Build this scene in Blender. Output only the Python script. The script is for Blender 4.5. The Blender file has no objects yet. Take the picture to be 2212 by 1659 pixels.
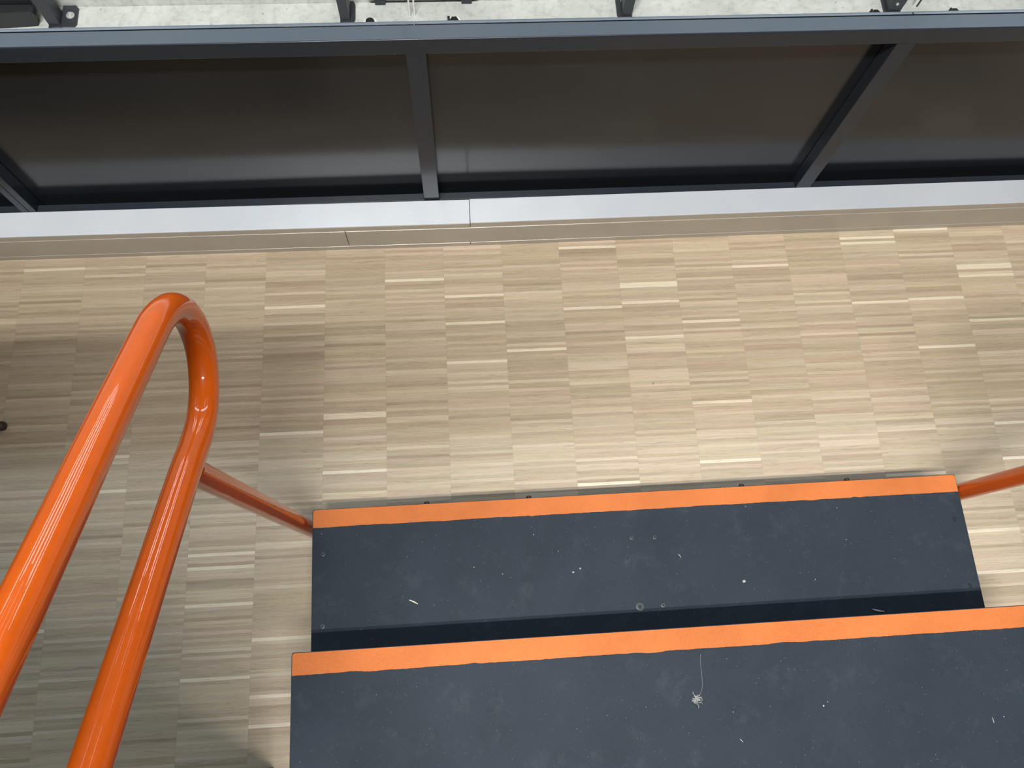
import bpy, bmesh, math, random
from mathutils import Vector, Matrix
random.seed(7)
S = bpy.context.scene
COL = S.collection
V = Vector

# ------------------------------------------------------------------ materials
class NT:
    def __init__(self, name):
        self.m = bpy.data.materials.new(name); self.m.use_nodes = True
        self.t = self.m.node_tree; self.t.nodes.clear()
        self.out = self.n('ShaderNodeOutputMaterial'); self.b = self.n('ShaderNodeBsdfPrincipled')
        self.l(self.b.outputs[0], self.out.inputs[0])
    def n(self, typ, **kw):
        x = self.t.nodes.new(typ)
        for k, v in kw.items(): setattr(x, k, v)
        return x
    def l(self, a, b): self.t.links.new(a, b)
    def put(self, sock, v):
        if hasattr(v, 'is_output') or isinstance(v, bpy.types.NodeSocket): self.l(v, sock)
        else: sock.default_value = v
    def math(self, op, a, b=None, c=None):
        x = self.n('ShaderNodeMath', operation=op)
        self.put(x.inputs[0], a)
        if b is not None: self.put(x.inputs[1], b)
        if c is not None: self.put(x.inputs[2], c)
        return x.outputs[0]
    def comb(self, x, y, z):
        c = self.n('ShaderNodeCombineXYZ')
        for i, v in enumerate((x, y, z)): self.put(c.inputs[i], v)
        return c.outputs[0]
    def pos(self):
        g = self.n('ShaderNodeNewGeometry'); s = self.n('ShaderNodeSeparateXYZ'); self.l(g.outputs['Position'], s.inputs[0])
        return g.outputs['Position'], s.outputs[0], s.outputs[1], s.outputs[2]
    def obj(self):
        g = self.n('ShaderNodeTexCoord'); return g.outputs['Object']
    def noise(self, vec, scale, detail=2, rough=.5, dim='3D'):
        x = self.n('ShaderNodeTexNoise', noise_dimensions=dim); self.l(vec, x.inputs['Vector'])
        x.inputs['Scale'].default_value = scale; x.inputs['Detail'].default_value = detail; x.inputs['Roughness'].default_value = rough
        return x.outputs['Fac']
    def white(self, vec):
        x = self.n('ShaderNodeTexWhiteNoise', noise_dimensions='3D'); self.l(vec, x.inputs['Vector'])
        return x.outputs['Value'], x.outputs['Color']
    def ramp(self, fac, stops, interp='LINEAR'):
        r = self.n('ShaderNodeValToRGB'); self.l(fac, r.inputs[0]); cr = r.color_ramp; cr.interpolation = interp
        while len(cr.elements) < len(stops): cr.elements.new(0.5)
        for e, (p, c) in zip(cr.elements, stops): e.position = p; e.color = (*c, 1)
        return r.outputs[0]
    def mix(self, fac, a, b, mode='MIX'):
        x = self.n('ShaderNodeMix', data_type='RGBA', blend_type=mode)
        self.put(x.inputs[0], fac); self.put(x.inputs[6], a); self.put(x.inputs[7], b)
        return x.outputs[2]
    def vscale(self, v, s):
        x = self.n('ShaderNodeVectorMath', operation='MULTIPLY'); self.l(v, x.inputs[0]); x.inputs[1].default_value = s
        return x.outputs[0]
    def bump(self, h, strength, dist):
        x = self.n('ShaderNodeBump'); x.inputs['Strength'].default_value = strength; x.inputs['Distance'].default_value = dist
        self.l(h, x.inputs['Height']); self.l(x.outputs[0], self.b.inputs['Normal'])
    def set(self, **kw):
        for k, v in kw.items(): self.put(self.b.inputs[k.replace('_', ' ')], v)
        return self.m

def c4(*c): return (*c, 1)

def mat_parquet():
    m = NT('oak_mosaic_parquet'); P, x, y, z = m.pos()
    ix = m.math('FLOOR', m.math('DIVIDE', x, 0.16))
    off = m.white(m.comb(ix, 3.0, 0.0))[0]
    yy = m.math('ADD', m.math('DIVIDE', y, 0.0079), m.math('MULTIPLY', off, 5.0))
    iy = m.math('FLOOR', yy)
    r1, rc = m.white(m.comb(ix, iy, 0.0))
    # batches of lamellae that come from one board
    g = m.noise(m.comb(m.math('MULTIPLY', ix, 7.31), m.math('MULTIPLY', iy, 0.42), 0.0), 1.0, 1.0)
    r2 = m.white(m.comb(ix, iy, 9.0))[0]
    r3 = m.white(m.comb(ix, iy, 17.0))[0]
    tone = m.math('ADD', m.math('MULTIPLY', r1, 0.66), m.math('MULTIPLY', m.math('SUBTRACT', g, 0.5), 1.0))
    tone = m.math('ADD', tone, 0.19)
    base = m.ramp(tone, [(0.0, (.345, .275, .200)), (.22, (.410, .333, .246)), (.5, (.458, .375, .282)), (.75, (.515, .428, .328)), (1.0, (.575, .490, .385))])
    pale = m.math('GREATER_THAN', r2, 0.978)
    base = m.mix(m.math('MULTIPLY', pale, 0.75), base, c4(.76, .69, .56))
    hue = m.ramp(r3, [(0, (1.025, .985, .98)), (.5, (1, 1, 1)), (.8, (1.0, 1.01, .93)), (1, (.97, 1.01, 1.0))])
    base = m.mix(1.0, base, hue, 'MULTIPLY')
    # wood grain along the lamella
    gv = m.comb(m.math('ADD', m.math('MULTIPLY', x, 9.0), m.math('MULTIPLY', r1, 50.0)), m.math('ADD', m.math('MULTIPLY', y, 330.0), m.math('MULTIPLY', m.noise(m.comb(m.math('MULTIPLY', x, 22.0), m.math('MULTIPLY', y, 70.0), m.math('MULTIPLY', r1, 30.0)), 1.0, 2.0), 4.5)), m.math('MULTIPLY', r2, 40.0))
    gr = m.noise(gv, 1.0, 3.0, .6)
    gl = m.ramp(gr, [(.28, (.80, .785, .77)), (.48, (1, 1, 1)), (.72, (1.07, 1.07, 1.06))])
    base = m.mix(1.0, base, gl, 'MULTIPLY')
    gv2 = m.comb(m.math('ADD', m.math('MULTIPLY', x, 60.0), m.math('MULTIPLY', r2, 90.0)), m.math('MULTIPLY', y, 900.0), 0.0)
    gl2 = m.ramp(m.noise(gv2, 1.0, 2.0, .6), [(.30, (.88, .87, .86)), (.45, (1, 1, 1))])
    base = m.mix(1.0, base, gl2, 'MULTIPLY')
    # joints
    fx = m.math('FRACT', m.math('DIVIDE', x, 0.16)); fy = m.math('FRACT', yy)
    jx = m.math('LESS_THAN', m.math('ABSOLUTE', m.math('SUBTRACT', fx, 0.5)), 0.497)
    jl = m.math('SUBTRACT', 1.0, jx)
    base = m.mix(m.math('MULTIPLY', jl, .35), base, c4(.33, .25, .17))
    jy = m.math('GREATER_THAN', m.math('ABSOLUTE', m.math('SUBTRACT', fy, 0.5)), 0.45)
    base = m.mix(m.math('MULTIPLY', jy, m.math('MULTIPLY', r1, .22)), base, c4(.30, .22, .15))
    # rare knots
    vo = m.n('ShaderNodeTexVoronoi', feature='F1'); m.l(P, vo.inputs['Vector']); vo.inputs['Scale'].default_value = 5.0
    kn = m.math('LESS_THAN', vo.outputs['Distance'], 0.011)
    base = m.mix(m.math('MULTIPLY', kn, .7), base, c4(.10, .07, .05))
    m.bump(gr, .05, .0004)
    return m.set(Base_Color=base, Roughness=0.42, IOR=1.45, Specular_IOR_Level=0.35)

def mat_concrete(name, a, b, streak=False):
    m = NT(name); P, x, y, z = m.pos()
    n1 = m.noise(P, 6.0, 6.0, .62)
    n2 = m.noise(P, 55.0, 4.0, .6)
    if streak:
        n1 = m.noise(m.comb(m.math('MULTIPLY', x, 22.0), y, m.math('MULTIPLY', z, .8)), 1.0, 4.0, .6)
    col = m.ramp(n1, [(.25, a), (.75, b)])
    col = m.mix(1.0, col, m.ramp(n2, [(.30, (.80, .81, .80)), (.5, (1, 1, 1)), (.75, (1.08, 1.08, 1.08))]), 'MULTIPLY')
    vo = m.n('ShaderNodeTexVoronoi', feature='F1'); m.l(P, vo.inputs['Vector']); vo.inputs['Scale'].default_value = 38.0
    sel = m.white(m.vscale(vo.outputs['Position'], (7, 7, 7)))[0]
    pit = m.math('MULTIPLY', m.math('LESS_THAN', vo.outputs['Distance'], 0.12), m.math('GREATER_THAN', sel, 0.75))
    col = m.mix(m.math('MULTIPLY', pit, .6), col, c4(.22, .22, .21))
    m.bump(n2, .25, .002)
    return m.set(Base_Color=col, Roughness=.85)

def mat_aluminium(name='anodised_aluminium', lo=(.58, .635, .71), hi=(.63, .685, .76)):
    m = NT(name); P, x, y, z = m.pos()
    n = m.noise(P, 5.0, 3.0, .6)
    col = m.ramp(n, [(.3, lo), (.7, hi)])
    fine = m.noise(m.comb(m.math('MULTIPLY', x, 3.0), m.math('MULTIPLY', y, 500.0), m.math('MULTIPLY', z, 500.0)), 1.0, 2.0)
    rg = m.ramp(fine, [(.3, (.30,) * 3), (.7, (.36,) * 3)])
    return m.set(Base_Color=col, Metallic=.20, Roughness=rg)

def mat_plain(name, col, rough, metal=0.0, spec=0.5, coat=0.0, bumpscale=None, bumpd=.0003, bs=.3):
    m = NT(name); P = m.obj()
    n = m.noise(P, 40.0, 3.0, .6)
    c = m.ramp(n, [(.2, tuple(v * .92 for v in col)), (.8, tuple(v * 1.06 for v in col))])
    if bumpscale: m.bump(m.noise(P, bumpscale, 3.0, .6), bs, bumpd)
    m.set(Base_Color=c, Roughness=rough, Metallic=metal, Specular_IOR_Level=spec, Coat_Weight=coat)
    if coat: m.b.inputs['Coat Roughness'].default_value = .015
    return m.m

def mat_panel():
    m = NT('dark_satin_board'); P, x, y, z = m.pos()
    n = m.noise(P, 3.0, 3.0, .6)
    c = m.ramp(n, [(.3, (.0085, .0105, .0135)), (.7, (.0105, .0128, .0165))])
    return m.set(Base_Color=c, Roughness=.17, Specular_IOR_Level=.40)

def mat_tread(name, col, dusty, bs):
    m = NT(name); P = m.obj()
    n = m.noise(P, 7.0, 4.0, .6)
    c = m.ramp(n, [(.25, tuple(v * .86 for v in col)), (.75, tuple(v * 1.14 for v in col))])
    fine = m.noise(P, 420.0, 3.0, .65)
    c = m.mix(1.0, c, m.ramp(fine, [(.3, (.90,) * 3), (.7, (1.10,) * 3)]), 'MULTIPLY')
    if dusty:
        for sc, th, pick, str_ in ((46.0, .055, .88, .65), (120.0, .085, .90, .45), (230.0, .12, .93, .4)):
            vo = m.n('ShaderNodeTexVoronoi', feature='F1'); m.l(P, vo.inputs['Vector']); vo.inputs['Scale'].default_value = sc
            sel = m.white(m.vscale(vo.outputs['Position'], (13, 17, 11)))[0]
            d = m.math('MULTIPLY', m.math('LESS_THAN', vo.outputs['Distance'], th), m.math('GREATER_THAN', sel, pick))
            c = m.mix(m.math('MULTIPLY', d, str_), c, c4(.36, .37, .37))
        sm = m.ramp(m.noise(P, 16.0, 5.0, .7), [(.55, (0,) * 3), (.85, (.20,) * 3)])
        c = m.mix(sm, c, c4(.12, .135, .15))
    m.bump(m.noise(P, 300.0, 3.0, .6), bs, .0006)
    return m.set(Base_Color=c, Roughness=.66, Specular_IOR_Level=.13)

M = dict(
    floor=mat_parquet(),
    conc=mat_concrete('pale_concrete_slab', (.45, .485, .47), (.63, .665, .655)),
    conc2=mat_concrete('pale_concrete_riser', (.56, .575, .555), (.74, .755, .74), True),
    alu=mat_aluminium(),
    alu_shaded=mat_aluminium('shaded_aluminium_fascia', (.40, .375, .335), (.44, .415, .37)),  # same aluminium as the ledge; shade and warm floor bounce put into colour
    frame=mat_plain('anthracite_powder_coat', (.021, .027, .037), .24, spec=.28, bumpscale=700.0, bs=.05),
    panel=mat_panel(),
    tread=mat_tread('charcoal_antislip_rubber', (.025, .034, .046), True, .30),
    nose=mat_tread('orange_antislip_paint', (.535, .158, .046), False, .35),
    tube=mat_plain('glossy_orange_enamel', (.60, .094, .003), .35, spec=.10, coat=.8),
    black=mat_plain('black_painted_metal', (.012, .013, .015), .45),
    seat=mat_plain('black_moulded_plastic', (.020, .022, .026), .5),
    bracket=mat_plain('dark_blue_grey_powder_coat', (.030, .036, .045), .42),
    steel=mat_plain('galvanised_steel', (.68, .70, .70), .35, metal=.6),
    screw=mat_plain('dark_screw_steel', (.045, .05, .055), .40, metal=.7),
    white=mat_plain('white_plastic_sleeve', (.85, .86, .86), .4),
    lint=mat_plain('pale_grey_fluff', (.36, .37, .37), .9),
    wood=mat_plain('pale_wood_splinter', (.62, .60, .50), .8),
    blocker=mat_plain('dark_blocker_paint', (.055, .045, .036), .8, spec=.2),  # for the added light blockers, dark to cut their bounce
    rubber=mat_plain('dark_brown_rubber', (.045, .030, .026), .55),
)

# ------------------------------------------------------------------ mesh helpers
def box(bm, x0, x1, y0, y1, z0, z1, bev=0.0, seg=1):
    t = bmesh.new()
    bmesh.ops.create_cube(t, size=1.0)
    bmesh.ops.scale(t, vec=(x1 - x0, y1 - y0, z1 - z0), verts=t.verts)
    bmesh.ops.translate(t, vec=((x0 + x1) / 2, (y0 + y1) / 2, (z0 + z1) / 2), verts=t.verts)
    if bev: bmesh.ops.bevel(t, geom=t.edges[:], offset=bev, segments=seg, affect='EDGES', profile=.5)
    join(bm, t)

def join(bm, t):
    me = bpy.data.meshes.new('tmp'); t.to_mesh(me); t.free(); bm.from_mesh(me); bpy.data.meshes.remove(me)

def prism(bm, pts, z0, z1, bev=0.0, seg=2):
    """outline in XY pushed up from z0 to z1"""
    t = bmesh.new()
    a = [t.verts.new((x, y, z0)) for x, y in pts]; b = [t.verts.new((x, y, z1)) for x, y in pts]
    n = len(pts)
    t.faces.new(a[::-1]); top = t.faces.new(b)
    for i in range(n): t.faces.new((a[i], a[(i + 1) % n], b[(i + 1) % n], b[i]))
    bmesh.ops.recalc_face_normals(t, faces=t.faces)
    if bev:
        es = [e for e in t.edges if len({round(v.co.z, 6) for v in e.verts}) == 1]
        bmesh.ops.bevel(t, geom=es, offset=bev, segments=seg, affect='EDGES', profile=.5)
    join(bm, t)

def tube(bm, pts, r, n=24, cap=True):
    pts = [V(p) for p in pts]; rs = r if isinstance(r, (list, tuple)) else [r] * len(pts)
    t0 = (pts[1] - pts[0]).normalized()
    up = V((1, 0, 0)) if abs(t0.x) < .9 else V((0, 0, 1))
    nrm = t0.cross(up).normalized(); rings = []
    for i, p in enumerate(pts):
        if i == 0: t = t0
        elif i == len(pts) - 1: t = (pts[i] - pts[i - 1]).normalized()
        else: t = ((pts[i + 1] - pts[i]).normalized() + (pts[i] - pts[i - 1]).normalized()).normalized()
        nrm = (nrm - t * nrm.dot(t)).normalized(); bn = t.cross(nrm)
        rings.append([bm.verts.new(p + (nrm * math.cos(2 * math.pi * k / n) + bn * math.sin(2 * math.pi * k / n)) * rs[i]) for k in range(n)])
    fs = []
    for a, b in zip(rings, rings[1:]):
        for k in range(n): fs.append(bm.faces.new((a[k], a[(k + 1) % n], b[(k + 1) % n], b[k])))
    if cap: fs.append(bm.faces.new(rings[0][::-1])); fs.append(bm.faces.new(rings[-1]))
    bmesh.ops.recalc_face_normals(bm, faces=fs)

def lathe(bm, prof, axis='z', org=(0, 0, 0), n=20):
    """prof: (radius, height) list, turned about an axis through org"""
    rings = []
    for r, h in prof:
        ring = []
        for k in range(n):
            a = 2 * math.pi * k / n; c, s = r * math.cos(a), r * math.sin(a)
            p = {'z': (c, s, h), 'y': (c, h, s), 'x': (h, c, s)}[axis]
            ring.append(bm.verts.new(V(p) + V(org)))
        rings.append(ring)
    fs = []
    for a, b in zip(rings, rings[1:]):
        for k in range(n): fs.append(bm.faces.new((a[k], a[(k + 1) % n], b[(k + 1) % n], b[k])))
    fs.append(bm.faces.new(rings[0])); fs.append(bm.faces.new(rings[-1]))
    bmesh.ops.recalc_face_normals(bm, faces=fs)

def crom(P, sub=8):
    P = [V(p) for p in P]; out = []
    Q = [P[0] * 2 - P[1]] + P + [P[-1] * 2 - P[-2]]
    for i in range(1, len(Q) - 2):
        a, b, c, d = Q[i - 1:i + 3]
        for k in range(sub):
            t = k / sub
            out.append(.5 * (2 * b + (c - a) * t + (2 * a - 5 * b + 4 * c - d) * t * t + (3 * b - a - 3 * c + d) * t ** 3))
    out.append(P[-1]); return out

def empty(name, label, cat, loc=(0, 0, 0), rotz=0.0, group=None):
    o = bpy.data.objects.new(name, None); COL.objects.link(o)
    o.location = loc; o.rotation_euler = (0, 0, rotz); o.empty_display_size = .05
    o['label'] = label; o['category'] = cat
    if group: o['group'] = group
    return o

def obj(name, bm, mat, parent=None, smooth=False, loc=None, wnorm=True):
    me = bpy.data.meshes.new(name); bm.to_mesh(me); bm.free()
    me.materials.append(mat)
    if smooth:
        for p in me.polygons: p.use_smooth = True
        try: me.set_sharp_from_angle(angle=math.radians(40))
        except Exception: pass
    o = bpy.data.objects.new(name, me); COL.objects.link(o)
    if smooth and wnorm:
        wn = o.modifiers.new('weighted_normals', 'WEIGHTED_NORMAL'); wn.keep_sharp = True; wn.weight = 100
    if parent is not None: o.parent = parent
    if loc: o.location = loc
    return o

def tag(o, label, cat, group=None):
    o['label'] = label; o['category'] = cat
    if group: o['group'] = group
    return o

def struct(name, bm, mat, smooth=False):
    o = obj(name, bm, mat, None, smooth); o['kind'] = 'structure'; return o

# ------------------------------------------------------------------ setting: floor and low wall
bm = bmesh.new(); box(bm, -5, 6.5, -5.5, .05, -.06, 0)
struct('floor', bm, M['floor'])

SEAM, KINK = .3967, .0066          # the right-hand profiles run at a slight angle to the left-hand ones
XL, XR = -4.0, 5.5
def yk(x): return KINK * max(0, x - SEAM)
def run(bm, x0, x1, y0, y1, z0, z1, bev=.0005):
    """long profile bar; turned about the seam when it lies right of it"""
    t = bmesh.new(); box(t, x0, x1, y0, y1, z0, z1, bev, 2)
    if x0 >= SEAM - .0001:
        bmesh.ops.rotate(t, cent=(SEAM, 0, 0), matrix=Matrix.Rotation(math.atan(KINK), 3, 'Z'), verts=t.verts)
    join(bm, t)

bm = bmesh.new(); run(bm, XL, SEAM, .006, .060, 0, .112); run(bm, SEAM, XR, .006, .060, 0, .112)
struct('wall_front', bm, M['black'])
g = .0007
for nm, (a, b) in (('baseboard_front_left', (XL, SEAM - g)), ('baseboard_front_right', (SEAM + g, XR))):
    bm = bmesh.new(); run(bm, a, b, -.0022, .006, 0.0003, .0190, .0007); struct(nm, bm, M['alu_shaded'])
MS = .0672
bm = bmesh.new(); run(bm, XL, MS - g, -.0010, .006, .0192, .0985, .0007); struct('trim_1', bm, M['alu_shaded'])
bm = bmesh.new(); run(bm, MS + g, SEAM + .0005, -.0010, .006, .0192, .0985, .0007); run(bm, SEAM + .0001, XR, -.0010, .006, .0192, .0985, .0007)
struct('trim_2', bm, M['alu_shaded'])
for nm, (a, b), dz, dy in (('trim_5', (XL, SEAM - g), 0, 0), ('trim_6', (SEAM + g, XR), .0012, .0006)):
    bm = bmesh.new(); run(bm, a, b, .0004 + dy, .006 + dy, .0988, .1194 + dz, .0004); struct(nm, bm, M['alu_shaded'])
for nm, a, b, dz, dy in (('trim_3', XL, SEAM - g, 0, 0), ('trim_4', SEAM + g, XR, .0012, .0006)):
    bm = bmesh.new(); t = bmesh.new()
    # top plate of the ledge
    prof = [(.0002, .1196), (.0002, .1236), (.0702, .1236), (.0702, .1196)]
    va = [t.verts.new((a, y + dy, z + dz)) for y, z in prof]; vb = [t.verts.new((b, y + dy, z + dz)) for y, z in prof]
    k = len(prof); t.faces.new(va); t.faces.new(vb[::-1])
    for i in range(k): t.faces.new((va[i], vb[i], vb[(i + 1) % k], va[(i + 1) % k]))
    bmesh.ops.recalc_face_normals(t, faces=t.faces)
    bmesh.ops.bevel(t, geom=t.edges[:], offset=.0011, segments=3, affect='EDGES', profile=.5)
    if a > SEAM: bmesh.ops.rotate(t, cent=(SEAM, 0, 0), matrix=Matrix.Rotation(math.atan(KINK), 3, 'Z'), verts=t.verts)
    join(bm, t); struct(nm, bm, M['alu'])

# out-of-frame walls added to keep light off the floor left of the steps
bm = bmesh.new(); box(bm, -5, -.10, -1.37, -1.29, 0, 3.3)
struct('shade_blocker_back', bm, M['blocker'])

bm = bmesh.new(); box(bm, -1.80, -1.72, -1.285, -.06, 0, 4.4)  # second added blocker, cuts fill light coming from the left
struct('shade_blocker_left', bm, M['blocker'])

# concrete terrace behind the guard
bm = bmesh.new(); box(bm, XL, XR, .135, .7415, -.06, .10, .002)
struct('terrace_floor', bm, M['conc'])
bm = bmesh.new()
for i in range(5):
    y0 = .7418 + .80 * i
    box(bm, XL, XR, y0, .7418 + .80 * 5, -.06 if i == 0 else .10 + .38 * i, .10 + .38 * (i + 1), .003)
struct('terrace_steps', bm, M['conc2'])

# ------------------------------------------------------------------ guard railing
GY = .0735; GYAW = .0030
POSTW = .040; GT = .7181; GB = .6765
def guard(name, label, x0, x1, mids, ox, ends=(.0178, .0178)):
    e = empty(name, label, 'guard rail', (ox, GY + GYAW * (ox - .3), .08), GYAW, 'guard rail frames on the aluminium ledge')
    L = lambda x: x - ox
    zo = .08
    def part(nm, parts, mat, bev=.0022, parent=e, label=None):
        bm = bmesh.new()
        for p in parts: box(bm, L(p[0]), L(p[1]), p[2], p[3], p[4] - zo, p[5] - zo, bev, 3)
        o = obj(nm, bm, mat, parent, True)
        if label: o['label'] = label
        return o
    part('top_rail', [(x0, x1, 0, .0365, GB, GT)], M['frame'], .0028)
    part('bottom_rail', [(x0, x1, .0005, .0215, .088, .1195)], M['frame'], .0012)
    for a, b in [(x0, x0 + ends[0])] + [(m - POSTW / 2, m + POSTW / 2) for m in mids] + [(x1 - ends[1], x1)]:
        part('post', [(a, b, .0003, .0365, .0885, GB + .0005)], M['frame'], .0018)
    xs = [x0 + .001] + mids + [x1 - .001]
    for a, b in zip(xs, xs[1:]):
        part('infill_panel', [(a + .0005, b - .0005, .0372, .0452, .082, GT - .0006)], M['panel'], .0008,
             label='dark satin infill board')
    return e
guard('guard_rail', 'anthracite steel guard rail with dark boards, spanning almost the whole frame', -.7340, 2.345, [.298, 1.3010], .3)
guard('guard_rail', 'anthracite guard rail whose end post shows only at the left edge', -2.80, -.7354, [-1.75], -1.2)

# ------------------------------------------------------------------ seats and fixings on the terrace
GL = 'seat supports bolted to the terrace'
def support(x, side, label, w=.030, d=.045, pw=.040, h=.36, bolt='plate'):
    e = empty('seat_support', label, 'bracket', (x, .694, .10), 0, GL)
    bm = bmesh.new(); box(bm, -w / 2, w / 2, -d / 2, d / 2, .005, h, .002, 2); obj('leg', bm, M['bracket'], e, True)
    bm = bmesh.new(); s = side
    x0, x1 = (w / 2 - .002, w / 2 + pw) if s > 0 else (-w / 2 - pw, -w / 2 + .002)
    c = min(.008, pw * .4)
    pts = [(x0, -.026), (x1 - c * .7, -.026), (x1, -.018), (x1, .036), (x1 - c, .046), (x0, .046)] if s > 0 else [(x1, -.026), (x1, .046), (x0 + c, .046), (x0, .036), (x0, -.018), (x0 + c * .7, -.026)]
    prism(bm, pts, 0, .006, .001)
    box(bm, -w / 2 - .001, w / 2 + .001, -.030, .030, 0, .0055, .001)
    obj('foot_plate', bm, M['bracket'], e, True)
    if bolt: bm = bmesh.new()
    if bolt == 'plate':
        xb = (x0 + x1) / 2 + .003 * s
        lathe(bm, [(.0115, .006), (.0115, .008), (.0085, .0081)], 'z', (xb, .010, 0), 20)
        lathe(bm, [(.0075, .0081), (.0075, .0135), (.0050, .0150)], 'z', (xb, .010, 0), 6)
        obj('anchor_bolt', bm, M['steel'], e, True)
    elif bolt == 'leg':
        lathe(bm, [(.0045, -d / 2 + .001), (.0045, -d / 2 - .003), (.0030, -d / 2 - .0045)], 'y', (-.004, 0, .036), 12)
        obj('bolt_head', bm, M['steel'], e, True)
    return e
support(-.745, 1, 'dark seat support beside the folded black seat at the upper left corner', w=.033, pw=.042)
support(.0655, 1, 'dark seat support beside a pair of thin white wires', w=.028, pw=.014, bolt='')
support(.881, -1, 'dark seat support above the middle of the guard rail, no wire beside it', pw=.013, bolt='')
support(1.684, -1, 'wide dark seat support next to a single white tube, upper right', w=.042, pw=.008, bolt='leg')

GB_ = 'anchor bolts in the terrace slab'
def anchor(x, label, y=.662, nut=False):
    e = empty('anchor_bolt', label, 'bolt', (x, y, .10), 0, GB_)
    bm = bmesh.new(); lathe(bm, [(.0205, 0), (.0205, .0030), (.0190, .0040)], 'z', (0, 0, 0), 28); obj('washer', bm, M['white'], e, True)
    bm = bmesh.new(); lathe(bm, [(.0125, .0035), (.0125, .013), (.0100, .0150)], 'z', (0, 0, 0), 6 if nut else 20); obj('head', bm, M['black'], e, True)
    if nut:
        bm = bmesh.new(); lathe(bm, [(.0035, .0), (.0035, .020)], 'z', (-.016, .004, 0), 10); obj('stud', bm, M['black'], e, True)
anchor(.136, 'black anchor bolt just right of the support by the wire pair')
anchor(.377, 'black anchor bolt standing alone just right of the wire pair', nut=True)
anchor(1.626, 'black anchor bolt just left of the wide support', nut=True)
anchor(1.868, 'black anchor bolt furthest right, beyond the white tube', nut=True)

def wire(x, r, mat, nm, label, cat, group=None, h=1.9, y=.690):
    bm = bmesh.new(); tube(bm, [(0, 0, 0), (0, 0, h)], r, 12)
    o = obj(nm, bm, mat, None, True, (x, y, .10)); return tag(o, label, cat, group)
wire(.2495, .0027, M['white'], 'steel_wire', 'left one of two thin white upright wires on the terrace', 'wire', 'pair of white wires')
wire(.2635, .0027, M['white'], 'steel_wire', 'right one of two thin white upright wires on the terrace', 'wire', 'pair of white wires')
e = empty('service_tube', 'single white upright tube with a grey cable right of the wide support', 'tube', (1.7545, .695, .10))
bm = bmesh.new(); tube(bm, [(0, 0, 0), (0, 0, 1.5)], .0052, 14); obj('sleeve', bm, M['white'], e, True)
bm = bmesh.new(); tube(bm, [(.0085, 0, 0), (.0085, 0, 1.5)], .0032, 12); obj('cable', bm, M['screw'], e, True)

def seat(nm, label, x0, x1, y, ztop, h):
    e = empty(nm, label, 'seat', ((x0 + x1) / 2, y, .10), 0, 'folded seats on the terrace')
    w = (x1 - x0) / 2
    # folded shell: curved upright slab with a soft waist on its sides
    bm = bmesh.new(); t = bmesh.new(); rows = []
    N = 14
    for i in range(N + 1):
        f = i / N; z = f * (ztop - .10)
        ww = w - .010 * math.sin(max(0, 1 - f * 1.6) * 1.5) - (.012 * max(0, (f - .85) / .15) ** 2)
        rows.append([t.verts.new((sx * ww, yy, z)) for sx, yy in ((-1, -.010), (-.6, -.016), (.6, -.016), (1, -.010), (1, .012), (-1, .012))])
    for a, b in zip(rows, rows[1:]):
        for k in range(6): t.faces.new((a[k], a[(k + 1) % 6], b[(k + 1) % 6], b[k]))
    t.faces.new(rows[0]); t.faces.new(rows[-1])
    bmesh.ops.recalc_face_normals(t, faces=t.faces); join(bm, t)
    obj('seat_shell', bm, M['seat'], e, True)
    bm = bmesh.new(); box(bm, -w * .96, w * .96, .016, .034, 0.02, ztop - .10 + .16, .006, 3); obj('backrest', bm, M['seat'], e, True)
    return e
seat('folding_seat', 'folded black plastic seat at the upper left corner', -1.24, -.782, .685, .156, 0)
e = empty('folding_seat', 'black seat edge peeking in at the top between support and wire pair', 'seat', (.27, .728, .10), 0, 'folded seats on the terrace')
bm = bmesh.new(); box(bm, -.140, .178, -.006, .012, .026, .33, .006, 3); obj('seat_shell', bm, M['seat'], e, True)
bm = bmesh.new(); box(bm, -.12, -.09, 0, .008, 0, .03, .001); obj('leg', bm, M['bracket'], e)
bm = bmesh.new(); box(bm, .13, .16, 0, .008, 0, .03, .001); obj('leg', bm, M['bracket'], e)

# ------------------------------------------------------------------ steps with orange handrails
SYAW = .0062
SO = V((.0135, -.7418, 0))
stair = empty('step_unit', 'charcoal rubber steps with orange nosings and orange tube handrails', 'steps', SO, SYAW)
Ri = Matrix.Rotation(-SYAW, 3, 'Z')
def loc(p): return Ri @ (V(p) - SO)
W_ = 1.4935
treads = []
def tread(i, y1, depth, z, w0=0.0, w1=W_, th=.026):
    bm = bmesh.new(); r = .005; pts = []
    for cx, cy, a0 in ((w0 + r, y1 - r, 180), (w1 - r, y1 - r, 90), (w1 - r, y1 - depth + r, 0), (w0 + r, y1 - depth + r, -90)):
        for k in range(5):
            a = math.radians(a0 - k * 22.5); pts.append((cx + r * math.cos(a), cy + r * math.sin(a)))
    prism(bm, pts, z - th, z, .0010, 2)
    o = obj('tread', bm, M['tread'], stair, True)
    treads.append((o, z)); return o
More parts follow.
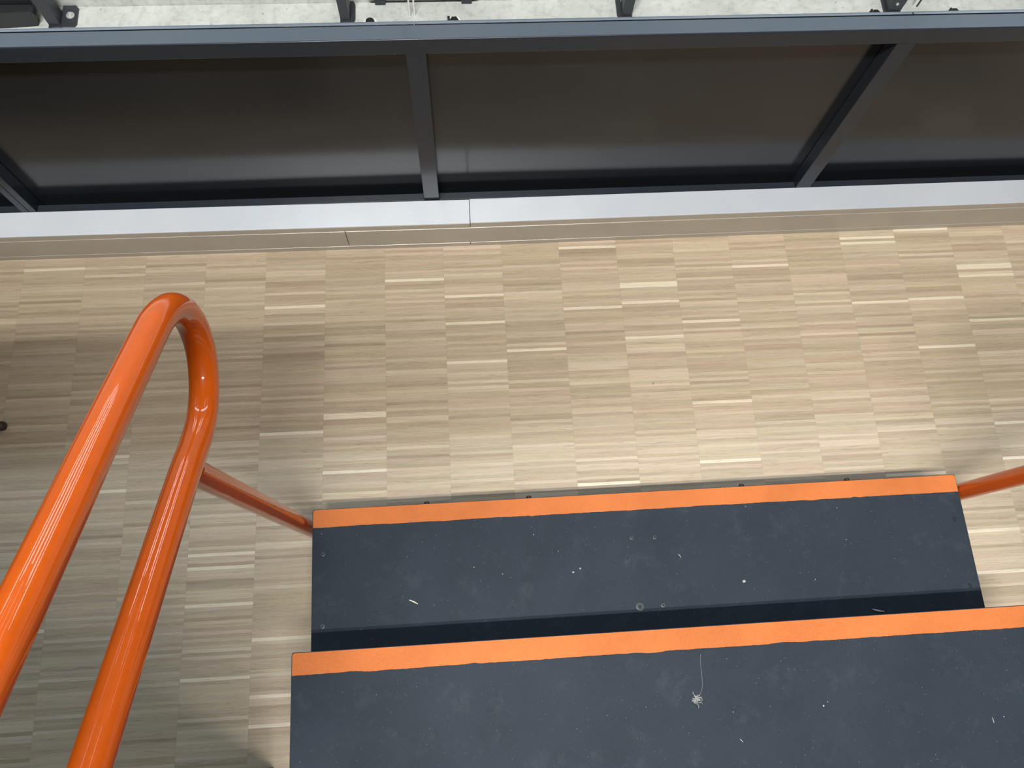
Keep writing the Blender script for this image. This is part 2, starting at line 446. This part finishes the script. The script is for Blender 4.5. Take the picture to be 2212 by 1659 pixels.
def nosing(par, y1, z, seed, sw=.0405):
    rnd = random.Random(seed); bm = bmesh.new()
    n = 420; a, b = .0016, W_ - .0014
    top, bot = [], []; j = 0.0; bumps = [(rnd.uniform(.1, 1.4), rnd.uniform(.004, .03), rnd.uniform(-.0016, .0016)) for _ in range(16)]
    for i in range(n + 1):
        x = a + (b - a) * i / n
        j = j * .75 + rnd.uniform(-.00032, .00032)
        d = sum(h * math.exp(-((x - c) / wd) ** 2) for c, wd, h in bumps)
        f = y1 - .0012
        if x < .006: f -= .005 - math.sqrt(max(0, .005 ** 2 - (.0062 - x) ** 2))
        if x > W_ - .006: f -= .005 - math.sqrt(max(0, .005 ** 2 - (x - W_ + .0062) ** 2))
        top.append((x, f)); bot.append((x, y1 - sw - j - d))
    zt = z + .00045
    rows = [[bm.verts.new((x, y, z - .0004)) for x, y in top], [bm.verts.new((x, y, zt)) for x, y in top],
            [bm.verts.new((x, y, zt)) for x, y in bot], [bm.verts.new((x, y, z - .0004)) for x, y in bot]]
    for p, q in zip(rows, rows[1:]):
        for i in range(n): bm.faces.new((p[i], p[i + 1], q[i + 1], q[i]))
    bmesh.ops.recalc_face_normals(bm, faces=bm.faces)
    if sum(f.normal.z for f in bm.faces) < 0: bmesh.ops.reverse_faces(bm, faces=bm.faces)
    o = obj('nosing_strip', bm, M['nose'], par); o['label'] = 'orange painted nosing strip'
def screw(par, x, y, z, r=.0052, washer=False):
    p = loc((x, y, z)); bm = bmesh.new()
    lathe(bm, [(r, -.0006), (r, .0005), (r * .72, .0008), (r * .42, .0006), (r * .40, -.0012)], 'z', p, 18)
    o = obj('screw', bm, M['screw'], par, True)
    return o
Z1, Z2, Z3 = .185, .370, .555
t1 = tread(0, 0, .325, Z1); nosing(t1, 0, Z1, 3)
for x, y in ((.0373, -.8409), (.0386, -.9941), (.7288, -.8398), (.7815, -.8414), (.7838, -.9903), (1.4805, -.837), (1.4834, -.9859)): screw(t1, x, y, Z1)
o = screw(t1, .7321, -.9904, Z1, .0095)
for x in (.2686, .5023, 1.0006, 1.2536):
    p = loc((x, -.737, .1695)); bm = bmesh.new(); p.y = 0
    lathe(bm, [(.0066, -.001), (.0066, .0045), (.0045, .0068)], 'y', p, 16)
    obj('bolt_head', bm, M['black'], t1, True)
t2 = tread(1, -.3015, .345, Z2); nosing(t2, -.3015, Z2, 11, .0415)
t3 = tread(2, -.630, .330, Z3); nosing(t3, -.630, Z3, 21)
for tt, yb, z in ((t2, -1.30, Z2), (t3, -1.44, Z3), (t3, -1.60, Z3)):
    for x in (.0386, .7838, 1.4834): screw(tt, x, yb, z)
# side stringers under the treads
for sx in (.030, W_ - .058):
    bm = bmesh.new()
    t = bmesh.new()
    prof = [(-.02, .0), (-.02, Z1 - .027), (-.30, Z1 - .027), (-.318, Z2 - .027), (-.63, Z2 - .027), (-.647, Z3 - .027), (-.955, Z3 - .027), (-.955, 0)]
    va = [t.verts.new((sx, y, z)) for y, z in prof]; vb = [t.verts.new((sx + .028, y, z)) for y, z in prof]; k = len(prof)
    t.faces.new(va); t.faces.new(vb[::-1])
    for i in range(k): t.faces.new((va[i], vb[i], vb[(i + 1) % k], va[(i + 1) % k]))
    bmesh.ops.recalc_face_normals(t, faces=t.faces); join(bm, t)
    obj('stringer', bm, M['black'], stair)
# handrails: one bent tube each, with an upright welded to it and bolted to the tread side
RAIL = [(-1.72, 1.738), (-1.40, 1.5305), (-1.10, 1.337), (-.915, 1.2175), (-.837, 1.168), (-.760, 1.1180), (-.694, 1.0745), (-.652, 1.047), (-.626, 1.0285), (-.604, 1.0070), (-.585, .980),
        (-.5735, .945), (-.574, .909), (-.586, .877), (-.607, .8525), (-.636, .8370), (-.668, .8310), (-.700, .8345), (-.730, .8475), (-.757, .8640), (-.785, .8835), (-.85, .9240), (-.987, 1.0075), (-1.137, 1.0985), (-1.42, 1.2705), (-1.72, 1.453)]
def handrail(xw, px, lean):
    bm = bmesh.new()
    pts = crom([loc((xw, y, z)) for y, z in RAIL], 6)
    # top return loop
    a, b = pts[0], pts[-1]
    top = [V((a.x, a.y - .055, a.z + .012)), V((a.x, a.y - .105, a.z - .045)), V((a.x, a.y - .12, (a.z + b.z) / 2)), V((a.x, a.y - .09, b.z + .012))]
    loop = crom([b] + top[::-1] + [a], 6)
    tube(bm, pts + loop[1:], .0216, 56, cap=False)
    bmesh.ops.remove_doubles(bm, verts=bm.verts, dist=.0005)
    o = obj('handrail', bm, M['tube'], stair, True, None, False); o['label'] = 'bent orange tube handrail'
    bm = bmesh.new()
    tube(bm, [loc((px - lean * .10, -.768, .05)), loc((px, -.771, .185)), loc((px + lean, -.782, .79)), loc((xw, -.785, .868))], .0196, 28)
    obj('upright', bm, M['tube'], o, True, None, False)
    for zz in (.10, .155):
        bm = bmesh.new(); s = 1 if px < .5 else -1
        p = loc((px - s * .021, -.770, zz)); lathe(bm, [(.0062, -.003), (.0062, .003)], 'x', p, 14); obj('bolt', bm, M['black'], o, True)
    bm = bmesh.new()
    tube(bm, [loc((px, -1.66, .03)), loc((px, -1.66, .6)), loc((xw, -1.66, 1.41))], .0196, 20)
    obj('upright', bm, M['tube'], o, True, None, False)
handrail(-.0225, -.0140, -.0110)
handrail(1.5330, 1.5275, .004)

# ------------------------------------------------------------------ scraps lying on the steps
def scrap(nm, label, pts, r, mat, cat, z):
    bm = bmesh.new(); rr = [r * (.45 if i in (0, len(pts) - 1) else 1) for i in range(len(pts))]
    tube(bm, [(x - pts[0][0], y - pts[0][1], 0) for x, y in pts], rr, 6)
    for v in bm.verts: v.co.z = v.co.z * .6
    o = obj(nm, bm, mat, None, True, (pts[0][0], pts[0][1], z + r * .62)); return tag(o, label, cat)
scrap('wood_splinter', 'pale wood splinter lying on the left part of the lower tread', [(.2261, -.9492), (.236, -.9535), (.245, -.959)], .0016, M['wood'], 'debris', Z1)
scrap('fibre', 'small curved white fibre on the lower tread, right of the screw pair', crom([(.8287, -.882, 0), (.8330, -.8855, 0), (.8341, -.8905, 0)], 4) and [(.8287, -.882), (.8318, -.8838), (.8338, -.8870), (.8341, -.8905)], .0008, M['lint'], 'debris', Z1)
scrap('dust_roll', 'grey dust roll in the shadow under the upper nosing', [(1.2502, -1.0246), (1.258, -1.0275), (1.266, -1.0295), (1.2764, -1.031)], .0022, M['lint'], 'debris', Z1)
scrap('fibre', 'short white fibre near the right bottom corner of the upper tread', [(1.3582, -1.2379), (1.3592, -1.243), (1.3595, -1.2479)], .0009, M['lint'], 'debris', Z2)
scrap('fibre', 'thin slanting fibre on the upper tread below the fluff tuft', [(.8605, -1.2459), (.8632, -1.2488), (.8659, -1.2519)], .0008, M['lint'], 'debris', Z2)
def crumb(label, x, y, z, r, seed, mat):
    rnd = random.Random(seed); bm = bmesh.new(); bmesh.ops.create_icosphere(bm, subdivisions=2, radius=r)
    for v in bm.verts: v.co *= rnd.uniform(.75, 1.2); v.co.z *= .5
    o = obj('crumb', bm, mat, None, False, (x, y, z + r * .45)); return tag(o, label, 'debris')
crumb('pale crumb on the lower tread, left one of two close together', .5896, -.9091, Z1, .0024, 1, M['lint'])
crumb('pale crumb on the lower tread, right one of two close together', .6058, -.9019, Z1, .0021, 2, M['lint'])
crumb('larger grey crumb alone on the right half of the lower tread', .9707, -.9495, Z1, .0034, 3, M['lint'])
crumb('tiny bright crumb alone on the upper tread right of the fluff tuft', 1.0316, -1.1978, Z2, .0013, 5, M['white'])
e = empty('fluff_tuft', 'grey fluff tuft trailing a long hair on the upper tread', 'debris', (.7851, -1.1717, Z2))
rnd = random.Random(5); bm = bmesh.new()
for k in range(26):
    a = V((rnd.gauss(0, .0025), rnd.gauss(0, .0022), abs(rnd.gauss(.0016, .0012)) + .0005)); q = [a]
    for s in range(4): a = a + V((rnd.gauss(0, .0022), rnd.gauss(0, .0022), rnd.gauss(0, .0010))); a.z = max(.0005, a.z); q.append(a)
    tube(bm, crom(q, 3), .00045, 5)
obj('tuft', bm, M['lint'], e, True)
bm = bmesh.new(); tube(bm, crom([(0, 0, .0008), (.010, .010, .0006), (.0160, .025, .0006), (.0170, .048, .0006), (.0175, .068, .0006), (.0195, .0820, .0006)], 5), .00022, 5)
obj('hair', bm, M['lint'], e, True)

# dark rubber foot poking in at the left edge of the picture
e = empty('rubber_foot', 'dark brown rounded rubber foot at the left edge of the parquet', 'foot', (-.80, -.4665, 0))
bm = bmesh.new(); lathe(bm, [(.0125, -.16), (.0125, .002), (.0118, .008), (.0095, .0125), (.0055, .0150), (.0015, .0158)], 'x', (0, 0, .0126), 22)
obj('rubber_cap', bm, M['rubber'], e, True)

# ------------------------------------------------------------------ camera
R = [[0.9976842667617637, 0.041401761836488, -0.053962931470378714], [-0.05560341061411933, 0.9534001955185879, -0.29654060078376454], [0.0391709660861167, 0.29885441489453207, 0.9534944541600266]]
Cc = (0.3753557193281002, -1.0300066276471675, 2.0010183684465774)
cam = bpy.data.cameras.new('camera'); co = bpy.data.objects.new('camera', cam); COL.objects.link(co)
mw = Matrix(R).to_4x4(); mw.translation = V(Cc); co.matrix_world = mw
cam.sensor_fit = 'HORIZONTAL'; cam.sensor_width = 36.0; cam.lens = 1727.6764 / 2212 * 36.0
cam.clip_start = .02; cam.clip_end = 100
S.camera = co

# ------------------------------------------------------------------ light: rows of linear hall luminaires, added fill panels, dim hall around
def strip(x, y, z, ln, wd, power, col=(1.0, .965, .905)):
    l = bpy.data.lights.new('row_or_fill_light', 'AREA'); l.shape = 'RECTANGLE'; l.size = ln; l.size_y = wd; l.energy = power; l.color = col
    o = bpy.data.objects.new('row_or_fill_light', l); COL.objects.link(o); o.location = (x, y, z)   # area lights look straight down
    return o
# key rows run across the hall behind the photographer
for y, z, p in ((-2.17, 6.0, 1.0), (-2.36, 6.0, 1.0)):
    for x, q in ((-.75, 120), (.20, 106), (1.15, 52)): strip(x, y, z, .95, .055, p * q)
# weaker rows run lengthwise over the terrace and on down the hall
for x in (-6.5, -3.2, .1, 3.4, 6.7):
    for k in range(3):
        o = strip(x, 3.0 + 3.6 * k, 6.8, 2.3, .10, 12.0); o.rotation_euler = (0, 0, math.pi / 2)
    for dx in (-.35, .35):
        o = strip(x + dx, 36.0, 6.8, 48.0, .16, 1000.0); o.rotation_euler = (0, 0, math.pi / 2)
def added_panel(x, y, z, sx, sy, power, col, rot):
    o = strip(x, y, z, sx, sy, power, col); o.rotation_euler = rot; return o
added_panel(1.0, 6.6, 8.2, 18, 1.2, 950.0, (.68, .85, 1.0), (0, 0, 0))                       # added overhead fill, gives the rail top its cool reflection
added_panel(.5, 30.0, 5.5, 40, 2.6, 1300.0, (1.0, .96, .90), (math.radians(90), 0, 0))     # added glowing band, gives the handrail bend its broad reflection
w = bpy.data.worlds.new('hall'); w.use_nodes = True; S.world = w
bg = w.node_tree.nodes['Background']; bg.inputs[0].default_value = (1.0, .95, .87, 1); bg.inputs[1].default_value = .10

S.view_settings.view_transform = 'Standard'; S.view_settings.look = 'None'
S.view_settings.gamma = 1.0; S.view_settings.use_curve_mapping = False
S.view_settings.exposure = 0.0
